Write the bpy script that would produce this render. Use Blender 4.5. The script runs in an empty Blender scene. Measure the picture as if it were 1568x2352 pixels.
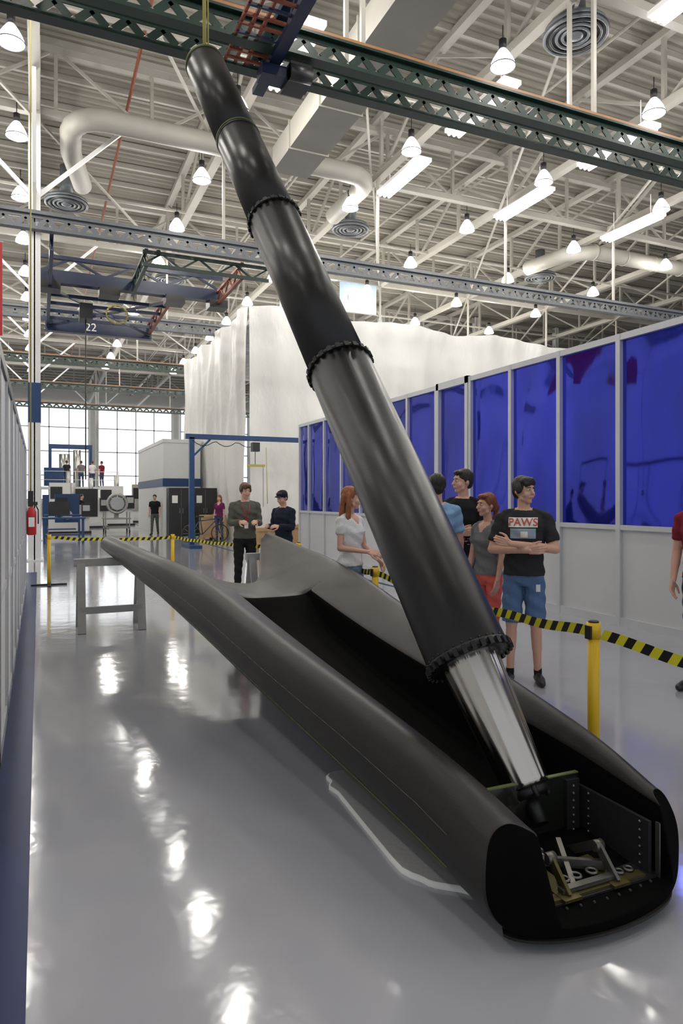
import bpy, math, random
import numpy as np
from mathutils import Vector, Matrix
from mathutils.bvhtree import BVHTree
random.seed(4)
sc=bpy.context.scene
try:
    sc.view_settings.view_transform='Standard'
    sc.view_settings.look='None'
except Exception as e: print(e)

# ------------------------------------------------------------ materials
def mat(name,col,rough=.5,metal=0,bump=0,bscale=20,var=0,vscale=5,emit=0,coat=0,spec=None,stretch=None,bdist=.02,rvar=0):
    m=bpy.data.materials.new(name); m.use_nodes=True
    nt=m.node_tree; N=nt.nodes; L=nt.links; b=N['Principled BSDF']
    b.inputs['Base Color'].default_value=(*col,1); b.inputs['Roughness'].default_value=rough
    b.inputs['Metallic'].default_value=metal
    if coat: b.inputs['Coat Weight'].default_value=coat; b.inputs['Coat Roughness'].default_value=.06
    if spec is not None: b.inputs['Specular IOR Level'].default_value=spec
    if emit:
        b.inputs['Emission Color'].default_value=(*col,1); b.inputs['Emission Strength'].default_value=emit
    tc=N.new('ShaderNodeTexCoord'); src=tc.outputs['Object']
    if stretch:
        mp=N.new('ShaderNodeMapping'); mp.inputs['Scale'].default_value=stretch
        L.new(src,mp.inputs['Vector']); src=mp.outputs['Vector']
    if var:
        n=N.new('ShaderNodeTexNoise'); n.inputs['Scale'].default_value=vscale; n.inputs['Detail'].default_value=5
        L.new(src,n.inputs['Vector'])
        mx=N.new('ShaderNodeMix'); mx.data_type='RGBA'
        mx.inputs[6].default_value=(*[max(0,c*(1-var)) for c in col],1); mx.inputs[7].default_value=(*[min(1,c*(1+var)) for c in col],1)
        L.new(n.outputs['Fac'],mx.inputs[0]); L.new(mx.outputs[2],b.inputs['Base Color'])
        if rvar:
            mr=N.new('ShaderNodeMapRange'); mr.inputs[3].default_value=max(.02,rough-rvar); mr.inputs[4].default_value=rough+rvar
            mr.inputs[1].default_value=.3; mr.inputs[2].default_value=.7
            L.new(n.outputs['Fac'],mr.inputs[0]); L.new(mr.outputs[0],b.inputs['Roughness'])
    if bump:
        n2=N.new('ShaderNodeTexNoise'); n2.inputs['Scale'].default_value=bscale; n2.inputs['Detail'].default_value=3
        L.new(src,n2.inputs['Vector'])
        bp=N.new('ShaderNodeBump'); bp.inputs['Strength'].default_value=bump; bp.inputs['Distance'].default_value=bdist
        L.new(n2.outputs['Fac'],bp.inputs['Height']); L.new(bp.outputs['Normal'],b.inputs['Normal'])
    return m
M={}
M['floor']=mat('epoxy_floor',(.40,.405,.445),.11,bump=.10,bscale=5,var=.06,vscale=.6,coat=.4,rvar=.03)
M['navy']=mat('navy_floor_paint',(.008,.022,.10),.4,var=.2,spec=.25)
M['deck']=mat('roof_deck',(.29,.27,.23),.6,var=.15,vscale=.8)
M['steel']=mat('white_painted_steel',(.40,.38,.34),.5,var=.1,vscale=2)
M['duct']=mat('duct_paint',(.34,.325,.29),.6,var=.08,vscale=2)
M['dark']=mat('dark_metal',(.02,.02,.022),.4,var=.3)
M['green']=mat('green_rail',(.008,.028,.020),.4,var=.4,vscale=3)
M['greyrail']=mat('grey_rail',(.12,.13,.145),.4,var=.2)
M['copper']=mat('copper_conductor',(.33,.15,.06),.4,var=.2)
M['blue']=mat('crane_blue',(.015,.05,.15),.35,var=.25)
M['navyc']=mat('crane_navy',(.009,.018,.055),.35,var=.25)
M['orange']=mat('orange_rust',(.22,.055,.025),.5,var=.2)
M['white']=mat('white_wall',(.80,.80,.79),.5,var=.04)
M['alu']=mat('aluminium_frame',(.62,.63,.66),.35,metal=.3,var=.05)
M['panel']=mat('grey_panel',(.60,.61,.62),.3,var=.05,vscale=2,coat=.2)
M['tent']=mat('white_plastic_sheet',(.80,.79,.76),.38,bump=1,bscale=1.6,var=.06,vscale=.8,bdist=.10,stretch=(1,1,.5))
M['carbon']=mat('carbon_shell',(.020,.018,.017),.42,var=.35,vscale=3,bump=.05,bscale=120,stretch=(1,.35,1),rvar=.06,spec=.32)
M['carbonin']=mat('carbon_shell_inside_shade',(.0025,.0025,.0025),.85,var=.3,vscale=5,spec=.06)  # carbon shell blackened for channel and near end, deep shade painted in
M['carbon2']=mat('carbon_tube',(.011,.010,.011),.36,var=.35,vscale=4,bump=.03,bscale=90,rvar=.05,spec=.40)
M['black']=mat('black_collar',(.006,.006,.007),.5,var=.3)
M['chrome']=mat('polished_steel',(.50,.47,.44),.21,metal=1,var=.08,vscale=3)
M['greenline']=mat('green_line',(.10,.13,.04),.5,var=.2)
M['zinc']=mat('yellow_zinc',(.12,.10,.035),.4,metal=.6,var=.4,vscale=20)
M['machined']=mat('machined_alu',(.55,.55,.53),.3,metal=.9,var=.1)
M['machdark']=mat('machined_bracket',(.18,.175,.16),.40,metal=.85,var=.2)
M['darkgloss']=mat('dark_bulkhead',(.016,.018,.014),.12,var=.3,coat=.4)
M['yellow']=mat('safety_yellow',(.80,.50,.015),.4,var=.06)
M['tapey']=mat('tape_yellow',(.75,.68,.03),.45,var=.05)
M['tapek']=mat('tape_black',(.01,.01,.01),.45,var=.1)
M['foam']=mat('foam_mat',(.46,.46,.47),.5,bump=.2,bscale=30,var=.06)
M['foamedge']=mat('foam_mat_edge',(.80,.80,.79),.8,var=.03)
M['saw']=mat('sawhorse_paint',(.36,.36,.35),.6,var=.25,vscale=9)
M['red']=mat('red_paint',(.45,.012,.02),.35,var=.1)
M['wood']=mat('plywood',(.50,.33,.17),.6,var=.25,vscale=6,stretch=(1,1,6))
M['boot']=mat('brown_leather',(.13,.06,.035),.5,var=.25,vscale=16)
M['lamp']=mat('lamp_glass',(1,.98,.93),.3,emit=9,var=0)
M['tubelight']=mat('fluorescent_tube',(1,.97,.92),.3,emit=14,var=0)
M['win']=mat('daylight_window',(.95,.98,1),.3,emit=1.5)
M['bluefilm']=mat('blue_mylar_film',(.012,.026,.50),.05,metal=.74,bump=.2,bscale=1.0,var=.85,vscale=1.3,stretch=(1,1,.35),coat=.6)  # streaky light and dark blue noise paints in reflections of the hall
M['sky']=mat('light_blue_fabric',(.30,.39,.47),.7,var=.05)
M['pink']=mat('pink_print',(.6,.2,.35),.7,var=.05)
M['whitep']=mat('white_print',(.85,.85,.82),.7,var=.03)
M['beltgreen']=mat('green_hose',(.03,.35,.12),.4,var=.1)
M['yelrope']=mat('yellow_cable',(.45,.38,.10),.5,var=.1)
def cloth(name,c,var=.15): return mat(name,c,.85,bump=.35,bscale=28,var=var,vscale=8,spec=.25)
C={k:cloth('cloth_'+k,v) for k,v in dict(charcoal=(.03,.03,.034),black=(.012,.012,.014),white=(.80,.80,.80),denim=(.10,.17,.32),
 denimlt=(.20,.27,.36),jean=(.05,.07,.12),coral=(.75,.14,.12),grey=(.19,.19,.20),lblue=(.25,.42,.66),maroon=(.20,.015,.03),purple=(.14,.02,.09),navy=(.015,.02,.035),khaki=(.10,.10,.08)).items()}
SK=mat('skin',(.68,.39,.29),.5,bump=.05,bscale=60,var=.08,vscale=12)
LIP=mat('lips',(.50,.19,.16),.5,var=.05)
EYEW=mat('eye_white',(.7,.7,.7),.2,var=.02); EYED=mat('eye_iris',(.03,.02,.015),.2,var=.1)
H={k:mat('hair_'+k,v,.5,bump=.8,bscale=70,var=.4,vscale=40,stretch=(1,1,.2)) for k,v in dict(dark=(.02,.014,.01),brown=(.10,.045,.02),red=(.30,.10,.035),auburn=(.20,.055,.02)).items()}

# ------------------------------------------------------------ mesh builder
class MB:
    def __init__(s): s.v=[];s.f=[];s.m=[];s.s=[]
    def add(s,v,f,m=0,sm=False):
        o=len(s.v); s.v+= [tuple(p) for p in v]
        for q in f: s.f.append(tuple(int(i)+o for i in q)); s.s.append(sm)
        if isinstance(m,(list,np.ndarray)): s.m+= [int(i) for i in m]
        else: s.m+=[m]*len(f)
    def box(s,c,d,m=0,R=None):
        vs=[Vector((x*d[0]/2,y*d[1]/2,z*d[2]/2)) for x in(-1,1) for y in(-1,1) for z in(-1,1)]
        if R is not None: vs=[R@p for p in vs]
        c=Vector(c); s.add([p+c for p in vs],[(0,1,3,2),(4,6,7,5),(0,4,5,1),(2,3,7,6),(0,2,6,4),(1,5,7,3)],m)
    def bb(s,x0,x1,y0,y1,z0,z1,m=0): s.box(((x0+x1)/2,(y0+y1)/2,(z0+z1)/2),(x1-x0,y1-y0,z1-z0),m)
    def beam(s,a,b,w,h,m=0):
        a=Vector(a);b=Vector(b);d=b-a;L=d.length;d.normalize()
        up=Vector((0,0,1)) if abs(d.z)<.95 else Vector((0,1,0))
        x=d.cross(up).normalized(); z=x.cross(d)
        s.box((a+b)/2,(w,L,h),m,Matrix((x,d,z)).transposed())
    def rings(s,rs,m=0,sm=True,caps=True):
        n=len(rs[0]); v=[p for r in rs for p in r]; f=[]
        for i in range(len(rs)-1):
            for j in range(n): f.append((i*n+j,i*n+(j+1)%n,(i+1)*n+(j+1)%n,(i+1)*n+j))
        if caps:
            f+= [tuple(range(n))[::-1],tuple(range((len(rs)-1)*n,len(rs)*n))]
        s.add(v,f,m,sm)
        if caps: s.s[-1]=False; s.s[-2]=False
    def cyl(s,a,b,ra,rb=None,n=16,m=0,caps=True,sm=True):
        s.lathe(a,b,[(0,ra),((Vector(b)-Vector(a)).length,ra if rb is None else rb)],n,m,caps,sm)
    def lathe(s,a,b,prof,n=24,m=0,caps=True,sm=True):
        a=Vector(a);d=(Vector(b)-a).normalized()
        up=Vector((0,0,1)) if abs(d.z)<.95 else Vector((0,1,0))
        x=d.cross(up).normalized(); y=x.cross(d)
        rs=[[a+d*t+(x*math.cos(k*2*math.pi/n)+y*math.sin(k*2*math.pi/n))*r for k in range(n)] for t,r in prof]
        s.rings(rs,m,sm,caps)
    def tube(s,pts,r,n=6,m=0):
        for i in range(len(pts)-1): s.cyl(pts[i],pts[i+1],r,r,n,m)
    def ell(s,c,r,m=0,n=14,k=9,R=None):
        c=Vector(c); rs=[]
        for i in range(k+1):
            t=-math.pi/2+math.pi*i/k; t=max(-1.5,min(1.5,t)); ring=[]
            for j in range(n):
                p=Vector((r[0]*math.cos(t)*math.cos(j*2*math.pi/n),r[1]*math.cos(t)*math.sin(j*2*math.pi/n),r[2]*math.sin(t)))
                if R is not None: p=R@p
                ring.append(p+c)
            rs.append(ring)
        s.rings(rs,m)
    def cap(s,a,b,ra,rb,m=0,n=12,flat=False):
        a=Vector(a);b=Vector(b);L=max(1e-5,(b-a).length); pr=[]
        for i in range(5):
            t=math.pi/2*(1-i/4); pr.append((-ra*math.sin(t),max(.0008,ra*math.cos(t))))
        if flat: pr.append((L,rb))
        else:
            for i in range(5):
                t=math.pi/2*i/4; pr.append((L+rb*math.sin(t),max(.0008,rb*math.cos(t))))
        s.lathe(a,b if (b-a).length>1e-5 else a+Vector((0,0,1)),pr,n,m)
    def torus(s,c,R,r,n=32,k=6,m=0,rot=None):
        c=Vector(c); v=[];f=[]
        for i in range(n):
            for j in range(k):
                A=i*2*math.pi/n;B=j*2*math.pi/k
                p=Vector(((R+r*math.cos(B))*math.cos(A),(R+r*math.cos(B))*math.sin(A),r*math.sin(B)))
                if rot is not None:p=rot@p
                v.append(p+c); f.append((i*k+j,((i+1)%n)*k+j,((i+1)%n)*k+(j+1)%k,i*k+(j+1)%k))
        s.add(v,f,m,True)
    def mesh(s,name,mats):
        me=bpy.data.meshes.new(name); me.from_pydata(s.v,[],s.f)
        for q in mats: me.materials.append(q)
        me.polygons.foreach_set('material_index',s.m); me.polygons.foreach_set('use_smooth',s.s); me.update()
        return me
    def obj(s,name,mats,parent=None,loc=None,rz=0):
        o=bpy.data.objects.new(name,s.mesh(name,mats)); sc.collection.objects.link(o)
        if parent: o.parent=parent
        if loc: o.location=loc
        o.rotation_euler=(0,0,rz)
        return o
def inst(name,me,loc,rz=0,parent=None):
    o=bpy.data.objects.new(name,me); sc.collection.objects.link(o); o.location=loc; o.rotation_euler=(0,0,rz)
    if parent:o.parent=parent
    return o
def lerp(tab,x):
    if x<=tab[0][0]: return tab[0][1]
    for (a,b),(c,d) in zip(tab,tab[1:]):
        if x<=c: return b+(d-b)*(x-a)/(c-a)
    return tab[-1][1]

# ------------------------------------------------------------ camera (24 mm full-frame, portrait)
cam=bpy.data.cameras.new('camera'); co=bpy.data.objects.new('camera',cam); sc.collection.objects.link(co)
co.location=(0,0,1.58); co.rotation_euler=(math.radians(90),0,math.radians(-23.9))
cam.sensor_fit='VERTICAL'; cam.sensor_height=36; cam.sensor_width=24; cam.lens=24; cam.shift_y=-.0132
cam.clip_start=.05; cam.clip_end=300
sc.camera=co
w=bpy.data.worlds.new('world'); sc.world=w; w.use_nodes=True
w.node_tree.nodes['Background'].inputs[0].default_value=(.9,.95,1,1); w.node_tree.nodes['Background'].inputs[1].default_value=.7

# ------------------------------------------------------------ room shell
X0,X1,Y0,Y1=-14,44,-9,80; ZR=13.4
b=MB(); b.bb(X0,X1,Y0,Y1,-.2,0); b.obj('floor',[M['floor']])
b=MB(); b.bb(-.45,-.037,-3,16,0,.004); b.bb(5.78,5.86,-3,18,0,.004); b.bb(5.3,5.38,20,60,0,.004); b.obj('floor_marking_stripe',[M['navy']])
b=MB()
v=[];f=[];y=Y0;i=0
while y<Y1:
    for dy,dz in((0,0),(.10,0),(.14,.07),(.26,.07)):
        v+=[(X0,y+dy,ZR+dz),(X1,y+dy,ZR+dz)]
    y+=.30
for i in range(len(v)//2-1): f.append((2*i,2*i+1,2*i+3,2*i+2))
b.add(v,f); b.bb(X0,X1,Y0,Y1,ZR+.15,ZR+.3); b.obj('ceiling',[M['deck']])
b=MB(); b.bb(X0-.2,X0,Y0,Y1,0,ZR+.3); b.obj('wall_left',[M['white']])
b=MB(); b.bb(X1,X1+.2,Y0,Y1,0,ZR+.3); b.obj('wall_right',[M['white']])
b=MB(); b.bb(X0,X1,Y1,Y1+.2,0,ZR+.3); b.obj('wall_far',[M['white']])
k=1
for xx in range(-12,43,9):
    b=MB(); b.bb(xx,xx+8,Y1-.08,Y1-.03,1.5,12,0)
    for q in range(5): b.bb(xx+q*2-.06,xx+q*2+.06,Y1-.2,Y1-.08,1.5,12,1)
    for zz in(1.5,4.1,6.7,9.3,12): b.bb(xx,xx+8,Y1-.2,Y1-.08,zz-.06,zz+.06,1)
    b.obj('window_%d'%k,[M['win'],M['alu']]); k+=1

# roof trusses ---------------------------------------------------
b=MB(); ZC=11.4
for i in range(-2,9):
    x=-.1+4.8*i
    b.bb(x-.12,x+.12,Y0,Y1,ZC-.10,ZC+.10); b.bb(x-.11,x+.11,Y0,Y1,ZR-.3,ZR-.12)
    y=Y0;q=0
    while y<70:
        b.beam((x,y,ZC),(x,y,ZR-.2),.10,.10)
        if q%2: b.beam((x,y,ZC),(x,y+3.05,ZR-.2),.08,.08)
        else: b.beam((x,y,ZR-.2),(x,y+3.05,ZC),.08,.08)
        y+=3.05;q+=1
b.obj('roof_truss',[M['steel']])
b=MB()
for y in (1,10.1,19,28,37,46,55,64):
    for z in(ZC+.02,ZR-.35): b.bb(X0,X1,y-.1,y+.1,z-.09,z+.09)
    x=X0;q=0
    while x<X1-2:
        b.beam((x,y,ZC),(x,y,ZR-.3),.09,.09)
        b.beam((x,y,ZC if q%2 else ZR-.3),(x+2.4,y,ZR-.3 if q%2 else ZC),.07,.07); x+=2.4;q+=1
b.obj('roof_cross_truss',[M['steel']])
b=MB(); y=Y0+.7
while y<75: b.bb(X0,X1,y-.05,y+.05,ZR-.16,ZR); y+=1.52
for yy in (1,10.1,19,28,37,46):
    for i in range(-1,8):
        x=-.1+4.8*i
        b.beam((x,yy,ZC-.12),(x+4.8,yy+9,ZC-.12),.06,.06)
        b.beam((x,yy+4.5,ZC-.05),(x+4.8,yy+4.5,ZC-.05),.07,.07)
b.obj('roof_bracing',[M['steel']])
def column(x,y,hi=ZR-.1,w=.28):
    b=MB(); t=.03
    b.bb(x-w/2,x+w/2,y-w/2,y-w/2+t,0,hi,0); b.bb(x-w/2,x+w/2,y+w/2-t,y+w/2,0,hi,0); b.bb(x-t/2,x+t/2,y-w/2,y+w/2,0,hi,0)
    b.bb(x-w/2-.08,x+w/2+.08,y-w/2-.08,y+w/2+.08,0,.03,0)
    if x<1: b.bb(x-w/2-.01,x+w/2+.01,y-w/2-.01,y+w/2+.01,3.5,4.5,1)
    b.beam((x,y,9.2),(x+2.2,y,ZC),.09,.09); b.beam((x,y,9.2),(x-2.2,y,ZC),.09,.09)
    b.beam((x,y,9.2),(x,y-2.2,ZC),.09,.09); b.beam((x,y,9.2),(x,y+2.2,ZC),.09,.09)
    b.obj('steel_column',[M['white'],M['blue']])
for x,y in((-.1,19),(-.1,28),(-.1,37),(-.1,46),(19,37),(25.9,37),(32.5,37),(4.7,64),(14.3,46),(-.1,55),(33,19)): column(x,y)

# crane runway rails ----------------------------------------------
def runway(y,mi,z=8.5,name='crane_runway_rail'):
    b=MB()
    b.bb(X0,X1,y-.10,y+.10,z+.17,z+.21,mi); b.bb(X0,X1,y-.10,y+.10,z-.21,z-.17,mi)
    b.bb(X0,X1,y-.012,y+.012,z+.09,z+.18,mi); b.bb(X0,X1,y-.012,y+.012,z-.18,z-.09,mi)
    b.bb(X0,X1,y-.09,y-.05,z+.215,z+.26,2)
    x=X0
    while x<X1-1:
        b.beam((x,y,z-.1),(x+.2,y,z+.1),.02,.12,mi); b.beam((x+.2,y,z+.1),(x+.4,y,z-.1),.02,.12,mi); x+=.50
    for i in range(-2,9):
        xx=-.1+4.8*i; b.beam((xx,y,z+.2),(xx,y,ZC),.07,.07,3)
    b.obj(name,[M['green'],M['greyrail'],M['copper'] if mi==0 else M['greyrail'],M['steel']])
runway(9.78,0); runway(10.42,0); runway(18.7,1); runway(27.9,1); runway(36.9,0); runway(45.5,0); runway(55,0)

# overhead travelling crane near ---------------------------
b=MB()
for zz in(8.3,8.75): b.bb(3.22,3.40,-4,10.9,zz-.05,zz+.05,0)
y=-4;q=0
while y<10.4:
    b.beam((3.31,y,8.3 if q%2 else 8.75),(3.31,y+.8,8.75 if q%2 else 8.3),.05,.08,0); y+=.8;q+=1
for xq in(2.62,2.78,2.94): b.bb(xq-.02,xq+.02,-4,10.4,8.32,8.37,1)
y=-4
while y<10.3:
    b.bb(2.60,3.22,y-.02,y+.02,8.30,8.34,1 if int(y*5)%3 else 0); y+=.2
b.bb(3.1,3.9,9.95,10.25,8.05,8.22,0); b.bb(3.5,3.85,9.8,10.3,8.0,8.25,2)
b.cyl((3.5,9.85,8.1),(3.85,9.85,8.1),.12,n=16,m=2)
b.bb(1.2,3.3,6.35,6.65,8.35,8.5,0); b.bb(1.2,1.65,6.3,6.75,8.0,8.36,2)
b.obj('overhead_crane',[M['navyc'],M['orange'],M['dark']])

# far crane with number 22 ----------------------------------------
b=MB()
def truss(a,c,h,m,step=.6,w=.08):
    a=Vector(a);c=Vector(c);L=(c-a).length;d=(c-a)/L;n=max(1,int(L/step)); up=Vector((0,0,h))
    b.beam(a,c,w*1.6,w*1.4,m); b.beam(a+up,c+up,w*1.6,w*1.4,m)
    for i in range(n):
        p=a+d*(L*i/n);q=a+d*(L*(i+1)/n)
        b.beam(p+(up if i%2 else Vector()),q+(Vector() if i%2 else up),w*.8,w*.8,m)
b.bb(.0,5.6,22.3,22.6,8.1,8.4,0); truss((0,22.45,8.45),(5.6,22.45,8.45),.45,0,.9)
b.bb(.2,4.0,27.2,27.5,7.75,8.2,0); b.bb(-.3,4.3,27.6,27.8,8.25,8.35,0)
truss((2.6,19.3,8.0),(6.2,19.3,8.0),.35,3,.5,.06)
truss((.3,18.9,7.95),(.3,27.3,7.95),.4,0,.5,.06); truss((3.9,22.5,7.95),(3.9,27.3,7.95),.4,1,.5,.06)
truss((5.4,19.3,8.0),(5.4,22.4,8.0),.4,1,.5,.06); truss((2.7,19.3,8.0),(2.7,22.4,8.0),.4,3,.5,.06)
b.beam((.3,22.6,8.0),(3.9,27.2,7.9),.08,.08,0); b.beam((3.9,22.6,8.0),(.3,27.2,7.9),.08,.08,0)
for q in range(4): b.beam((.3,23.3+q,8.0),(3.9,23.3+q,8.0),.07,.1,0)
for x in(.3,2,4,5.4): b.bb(x-.3,x+.3,22.1,22.7,7.85,8.1,2)
b.bb(1.2,1.6,23.5,24.2,7.4,7.9,2); b.cyl((1.4,23.8,7.4),(1.4,23.8,2.2),.02,n=6,m=2)
b.tube([(2.4+.35*math.cos(t),24,7.75+.3*math.sin(t)) for t in np.linspace(0,6.28,16)],.03,6,4)
b.obj('overhead_crane',[M['navyc'],M['orange'],M['dark'],M['green'],M['yelrope']])
def text_mesh(s,size,extr=.004,off=0):
    cu=bpy.data.curves.new('t','FONT'); cu.body=s; cu.size=size; cu.extrude=extr; cu.offset=off; cu.align_x='CENTER'; cu.align_y='CENTER'
    o=bpy.data.objects.new('t',cu); sc.collection.objects.link(o)
    bpy.context.view_layer.update(); dg=bpy.context.evaluated_depsgraph_get()
    me=bpy.data.meshes.new_from_object(o.evaluated_get(dg)); bpy.data.objects.remove(o)
    v=[tuple(p.co) for p in me.vertices]; f=[tuple(p.vertices) for p in me.polygons]; return v,f
v,f=text_mesh('22',.42)
b=MB(); b.add([(x,-z,y) for x,y,z in v],f,0); b.obj('crane_number_sign',[M['whitep']],loc=(1.78,27.18,7.98))

# lamps -----------------------------------------------------------
b=MB()
b.lathe((0,0,.30),(0,0,-1),[(0,.06),(.04,.10),(.10,.14),(.22,.21),(.32,.25),(.36,.26)],20,0,True)
b.cyl((0,0,.30),(0,0,.50),.08,.08,12,1); b.cyl((0,0,.5),(0,0,.8),.012,.012,6,1); b.torus((0,0,-.06),.26,.012,24,6,1)
lm=b.mesh('pendant_lamp',[M['lamp'],M['dark']])
for ix,x in enumerate((-5,-.5,4.2,8.8,13.1,17.7,22.3)):
    for k in range(-3,11):
        yy=11.6+3.8*k+(3.3 if x==-.5 else 0)
        if abs(yy)<1.5 and abs(x)<1: continue
        o=inst('pendant_lamp',lm,(x,yy,10.6))
        l=bpy.data.lights.new('lamp_bulb','POINT'); l.energy=126; l.shadow_soft_size=.2; l.color=(1,.965,.90)
        lo=bpy.data.objects.new('bulb',l); sc.collection.objects.link(lo); lo.parent=o; lo.location=(0,0,-.32)
b=MB()
b.bb(-.24,.24,-1.2,1.2,.06,.16,1)
for q in(-.15,0,.15): b.cyl((q,-1.15,.02),(q,1.15,.02),.04,.04,8,0)
b.bb(-.01,.01,-.8,-.78,.1,.9,1); b.bb(-.01,.01,.78,.8,.1,.9,1)
fm=b.mesh('fluorescent_fixture',[M['tubelight'],M['white']])
for x,yy in((9.6,13.5),(13.9,13.5),(18.5,13.5),(4.9,13.5),(13.9,17.3),(18.5,17.3),(9.6,17.3),(10.9,8.4),(14.6,10.6)):
    inst('fluorescent_fixture',fm,(x,yy,10.75))

# ducts, diffusers -----------------------------------------------
b=MB(); b.bb(5.7,6.7,4,17.4,10.3,10.95,0)
for q in range(7): b.bb(5.66,6.74,4+q*2,4.05+q*2,10.26,10.99,0)
b.obj('air_duct',[M['duct']])
def ductpath(pts,r,name):
    b=MB(); 
    rs=[]
    for i,p in enumerate(pts):
        p=Vector(p); d=(Vector(pts[min(i+1,len(pts)-1)])-Vector(pts[max(i-1,0)])).normalized()
        x=d.cross(Vector((0,0,1))).normalized(); z=x.cross(d)
        rs.append([p+(x*math.cos(k*math.pi/12)+z*math.sin(k*math.pi/12))*r for k in range(24)])
    b.rings(rs)
    for i in range(0,len(pts)-1):
        a=Vector(pts[i]);c=Vector(pts[i+1]); n=max(1,int((c-a).length/1.5)); d=(c-a).normalized()
        if n>1:
            for q in range(n): b.lathe(a+(c-a)*(q/n),c,[(0,r),(0,r+.02),(.05,r+.02),(.05,r)],24,0)
    b.obj(name,[M['duct']])
DZ=11.02
pts=[(1.2,22,DZ),(.8,20,DZ)]+[(.75+.75-.75*math.cos(t),18.9-.9*math.sin(t),DZ) for t in (0,.4,.8,1.2,1.57)]
pts+=[(3,18,DZ),(5,18,DZ),(8,18,DZ)]+[(8.2+.8*math.sin(t),18.8-.8*math.cos(t),DZ) for t in(.4,.8,1.2,1.57)]+[(9,21,DZ)]
ductpath(pts,.27,'round_air_duct')
ductpath([(18.3,22.5,11),(18.6,20.6,11),(19.4,20,11),(24,20,11),(30,20,11)],.28,'round_air_duct')
b=MB()
b.lathe((0,0,.25),(0,0,-1),[(0,.3),(.1,.62),(.2,.66)],32,0)
for R in(.62,.5,.38,.26): b.torus((0,0,0),R,.035,32,6,0 if R!=.5 else 1)
b.ell((0,0,0),(.16,.16,.06),0); b.cyl((0,0,.2),(0,0,1.2),.2,.2,16,0)
dm=b.mesh('ceiling_diffuser',[M['greyrail'],M['dark']])
for p in((10.1,10.9,11.1),(10.1,22,11.1),(.8,23.3,10.9),(19.8,23.5,11.1),(5.2,30,11)): inst('ceiling_diffuser',dm,p)
b=MB()
for q,(x,z) in enumerate(((7.4,11.9),(7.55,11.9),(2.2,12.2),(12,12.1))): b.cyl((x,0,z),(x,60,z),.04,.04,8,0 if q!=2 else 1)
b.obj('ceiling_pipe',[M['steel'],M['orange']])

# left partition --------------------------------------------------
b=MB(); b.bb(-.27,-.22,3.4,13.7,0,2.42,0); b.bb(-.30,-.205,3.4,13.7,2.42,2.50,2); b.bb(-.29,-.205,3.4,13.7,0,.10,1); b.bb(-.29,-.208,3.4,13.7,.95,1.0,1)
y=3.4
while y<13.75: b.bb(-.29,-.205,y-.025,y+.025,0,2.42,1); b.bb(-.29,-.203,y+.03,y+.045,0,2.42,2); y+=1.03
b.obj('partition_wall',[M['white'],M['alu'],M['dark']])
b=MB(); b.lathe((0,0,0),(0,0,1),[(0,.07),(.02,.08),(.42,.08),(.48,.05),(.50,.03),(.56,.03)],20,0)
b.bb(-.02,.10,-.02,.02,.54,.60,1); b.tube([(.06,0,.56),(.11,-.02,.45),(.11,-.02,.2)],.012,8,1); b.bb(-.05,.05,-.083,-.078,.15,.32,2)
b.bb(-.05,.05,.075,.10,.1,.5,1)
b.obj('fire_extinguisher',[M['red'],M['dark'],M['whitep']],loc=(-.12,13.55,.92))
b=MB(); b.cyl((-.12,12,1.7),(-.12,12,11.3),.012,.012,6,0); b.bb(-.16,-.08,11.96,12.04,1.45,1.7,1); b.obj('crane_pendant_cable',[M['yelrope'],M['dark']])
b=MB(); b.bb(-2.6,-.70,15.98,16,5.0,6.95,0); b.cyl((-2.6,16,6.97),(-.68,16,6.97),.02,n=8,m=1); b.cyl((-2.4,16,6.97),(-2.4,16,11.3),.008,n=6,m=1); b.cyl((-.9,16,6.97),(-.9,16,11.3),.008,n=6,m=1)
b.obj('red_banner',[M['red'],M['steel']])
b=MB(); b.bb(12.1,13.9,27.5,27.52,9.85,11.15,0); b.bb(12.5,13.5,27.48,27.5,10.35,10.6,1); b.cyl((12.0,27.52,11.15),(14,27.52,11.15),.02,n=6,m=0)
b.obj('hanging_banner',[M['sky'],M['pink']])

# glass partition right -------------------------------------------
GX=6.65; b=MB(); ys=[6.39+1.07*k for k in range(-4,11)]
ZT=3.55
b.bb(GX-.05,GX+.05,ys[0],17.8,ZT,ZT+.08,1); b.bb(GX-.05,GX+.05,ys[0],17.8,1.19,1.25,1); b.bb(GX-.05,GX+.05,ys[0],17.8,0,.10,1)
for y in ys+[17.8]: b.bb(GX-.055,GX+.055,y-.035,y+.035,0,ZT+.08,1)
b.bb(GX-.01,GX+.02,ys[0],17.8,.1,1.19,2)
def film(y0,y1,z0,z1):
    nx,nz=14,30;v=[];f=[]
    ph=random.random()*6
    for i in range(nx+1):
        for j in range(nz+1):
            u=i/nx;t=j/nz
            e=min(1,4*u,4*(1-u))*min(1,6*t,6*(1-t))
            dx=.008*e*(math.sin(4*t+ph+2*u)+.6*math.sin(8*t+ph*2+3*u)+.5*math.sin(5*u+ph))
            v.append((GX+dx,y0+(y1-y0)*u,z0+(z1-z0)*t))
    for i in range(nx):
        for j in range(nz): a=i*(nz+1)+j; f.append((a,a+1,a+nz+2,a+nz+1))
    b.add(v,f,0,True)
yy=ys+[17.8]
for y0,y1 in zip(yy,yy[1:]): film(y0+.035,y1-.035,1.25,ZT)
dy=ys[7]
b.bb(GX-.07,GX+.06,dy+.04,dy+.12,0,ZT+.1,1); b.bb(GX-.07,GX+.06,dy+.95,dy+1.03,0,ZT+.1,1); b.bb(GX-.07,GX+.06,dy+.04,dy+1.03,ZT-.02,ZT+.1,1); b.cyl((GX-.12,dy+.2,.9),(GX-.12,dy+.2,1.3),.015,n=8,m=3)
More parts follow.
